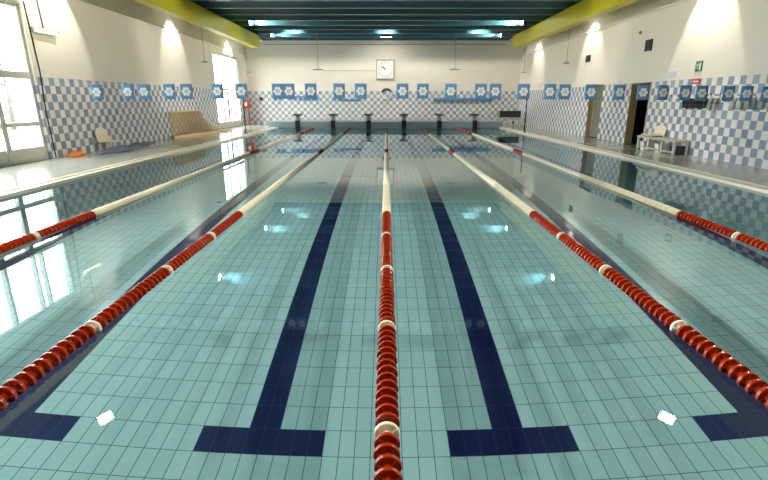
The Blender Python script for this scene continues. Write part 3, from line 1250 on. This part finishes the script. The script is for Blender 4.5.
def fin(yy, label, mtl, tilt, ln):
    t = thing('swim_fin', (XR - 0.06, yy, 1.56), label, 'swim fin', 'hanging swim gear')
    mt = Matrix.Rotation(R(tilt), 4, 'X')
    mb = MB()
    mb.prism([(-0.04, -0.12), (0.04, -0.12), (0.06, -ln), (0.0, -ln - 0.02), (-0.06, -ln)],
             mt @ Matrix(((0, 0, 1, 0), (1, 0, 0, 0), (0, 1, 0, 0), (0, 0, 0, 1))), 0.02)
    local(mb, 'blade', mtl, t)
    mb = MB()
    mb.tube([mt @ Vector((0, 0, 0.0)), mt @ Vector((0.0, -0.01, -0.07)), mt @ Vector((0, 0, -0.14))], [0.035, 0.055, 0.045], 10)
    local(mb, 'foot_pocket', mtl, t)


for i in range(7):
    fin(13.5 - i * 0.145, 'black swim fin hanging on the long rail, %s from the black doorway side' % ORD[i], M['black'], 6, 0.24 + 0.03 * (i % 2))
for i in range(2):
    fin(12.38 - i * 0.2, 'grey swim fin hanging beside the black ones, %s of two' % ['left', 'right'][i], M['grey'], 18, 0.30)
for i, (yy, mm) in enumerate(((11.6, 'grey'), (11.38, 'pale'), (11.12, 'grey'), (10.9, 'slate'), (10.72, 'grey'))):
    t = thing('mesh_bag', (XR - 0.07, yy, 1.57), 'pale mesh bag hanging at the near end of the long rail, %s of five' % ORD[i], 'bag', 'mesh bags')
    mb = MB()
    mb.lathe([(0.01, 0.0), (0.03, -0.04), (0.075, -0.12), (0.085, -0.2), (0.05, -0.26), (0.01, -0.27)], 12, Matrix.Diagonal((0.6, 1, 1, 1)))
    local(mb, 'pouch', M[mm], t)
    mb = MB()
    mb.tube([(0, 0.02, -0.03), (0, 0, 0.03), (0, -0.02, -0.03)], 0.006, 6)
    local(mb, 'drawstring', M['dark'], t)

# exit sign with running figure
t = thing('exit_sign', (XR, 13.2, 2.24), 'green emergency exit sign with a white running figure on the right wall', 'sign')
mb = MB()
mb.box(-0.03, -0.13, 0.0, -0.002, 0.13, 0.26, bev=0.004)
local(mb, 'plate', M['green'], t)
mb = MB()


def lw(pts, r=0.009):
    mb.tube([(-0.036, a, c) for a, c in pts], r, 6)


# running figure and doorway, seen from the pool
mb.lathe([(0.004, -0.004), (0.014, 0.0), (0.004, 0.004)], 12, Matrix.Translation((-0.036, 0.03, 0.205)) @ Matrix.Rotation(R(90), 4, 'Y'))
lw([(0.03, 0.18), (0.045, 0.12)], 0.014)
lw([(0.03, 0.175), (-0.005, 0.16), (-0.02, 0.135)])
lw([(0.035, 0.17), (0.07, 0.16), (0.085, 0.185)])
lw([(0.045, 0.12), (0.01, 0.095), (0.015, 0.05)])
lw([(0.045, 0.12), (0.07, 0.08), (0.105, 0.08)])
mb.box(-0.038, -0.10, 0.03, -0.031, -0.045, 0.215)
local(mb, 'pictogram', M['petal'], t)

mb = MB()
mb.box(XR - 0.008, 14.18, 2.12, XR - 0.001, 14.58, 2.30)
o = mb.build('wall_notice', M['lavender'])
tag(o, 'pale lavender notice above the right wall tiles', 'notice')
t = thing('warning_sign', (XR, 13.22, 1.93), 'small red and white sign just below the exit sign', 'sign')
mb = MB()
mb.box(-0.012, -0.17, 0.0, -0.001, 0.17, 0.13)
local(mb, 'plate', M['redbox'], t)
mb = MB()
mb.box(-0.016, -0.10, 0.04, -0.012, 0.12, 0.075)
local(mb, 'stripe', M['petal'], t)

# vents high on the right wall
for (ya, yb, za, zb, tx) in ((20.35, 20.75, 3.02, 3.28, 'farther small'), (15.72, 16.12, 3.0, 3.34, 'nearer larger')):
    t = thing('wall_vent', (XR, (ya + yb) / 2, za), tx + ' dark square vent high on the right wall', 'vent', 'wall vents')
    h2 = (yb - ya) / 2
    mb = MB()
    mb.box(-0.03, -h2, 0.0, -0.002, h2, zb - za)
    local(mb, 'housing', M['dark'], t)
    mb = MB()
    for k in range(5):
        z = 0.03 + (zb - za - 0.06) * k / 4
        mb.box(-0.045, -h2 + 0.02, z - 0.012, -0.03, h2 - 0.02, z + 0.004)
    local(mb, 'slats', M['black'], t)
mb = MB()
mb.lathe([(0.05, 0), (0.05, 0.05), (0.03, 0.07)], 12, Matrix.Translation((XR, 16.55, 3.62)) @ Matrix.Rotation(R(-90), 4, 'Y'))
o = mb.build('wall_sensor', M['grey'])
tag(o, 'tiny round grey sensor high on the right wall', 'sensor')

# ------------------------------------------------------------------ trees outside
def tree(x, y, h, seed, label):
    random.seed(seed)
    t = thing('bare_tree', (x, y, -0.32), label, 'tree', 'trees outside the windows')
    trunk = MB()
    trunk.tube([(0, 0, 0), (0.05, 0.05, h * 0.4), (0, 0.1, h * 0.55)], [0.16, 0.11, 0.08], 8)
    local(trunk, 'trunk', M['bark'], t)
    br = MB()

    def grow(p, d, l, r, n):
        q = p + d * l
        br.tube([p, (p + q) / 2 + Vector([random.uniform(-.06, .06) * l for _ in range(3)]), q], [r, r * 0.8, r * 0.6], 5)
        if n:
            for _ in range(3):
                nd = (d + Vector([random.uniform(-.8, .8), random.uniform(-.8, .8), random.uniform(-.3, .6)])).normalized()
                grow(q, nd, l * 0.72, r * 0.6, n - 1)
    for k in range(5):
        a = k * 1.3
        grow(Vector((0, 0.1, h * (0.3 + 0.06 * k))), Vector((math.cos(a), math.sin(a), 0.7)).normalized(), h * 0.22, 0.06, 3)
    local(br, 'branches', M['bark'], t)


tree(-24, 31.0, 5.5, 1, 'bare tree outside, faint through the large window, right one')
tree(-27, 33.0, 5.0, 2, 'bare tree outside, faint through the large window, left one')
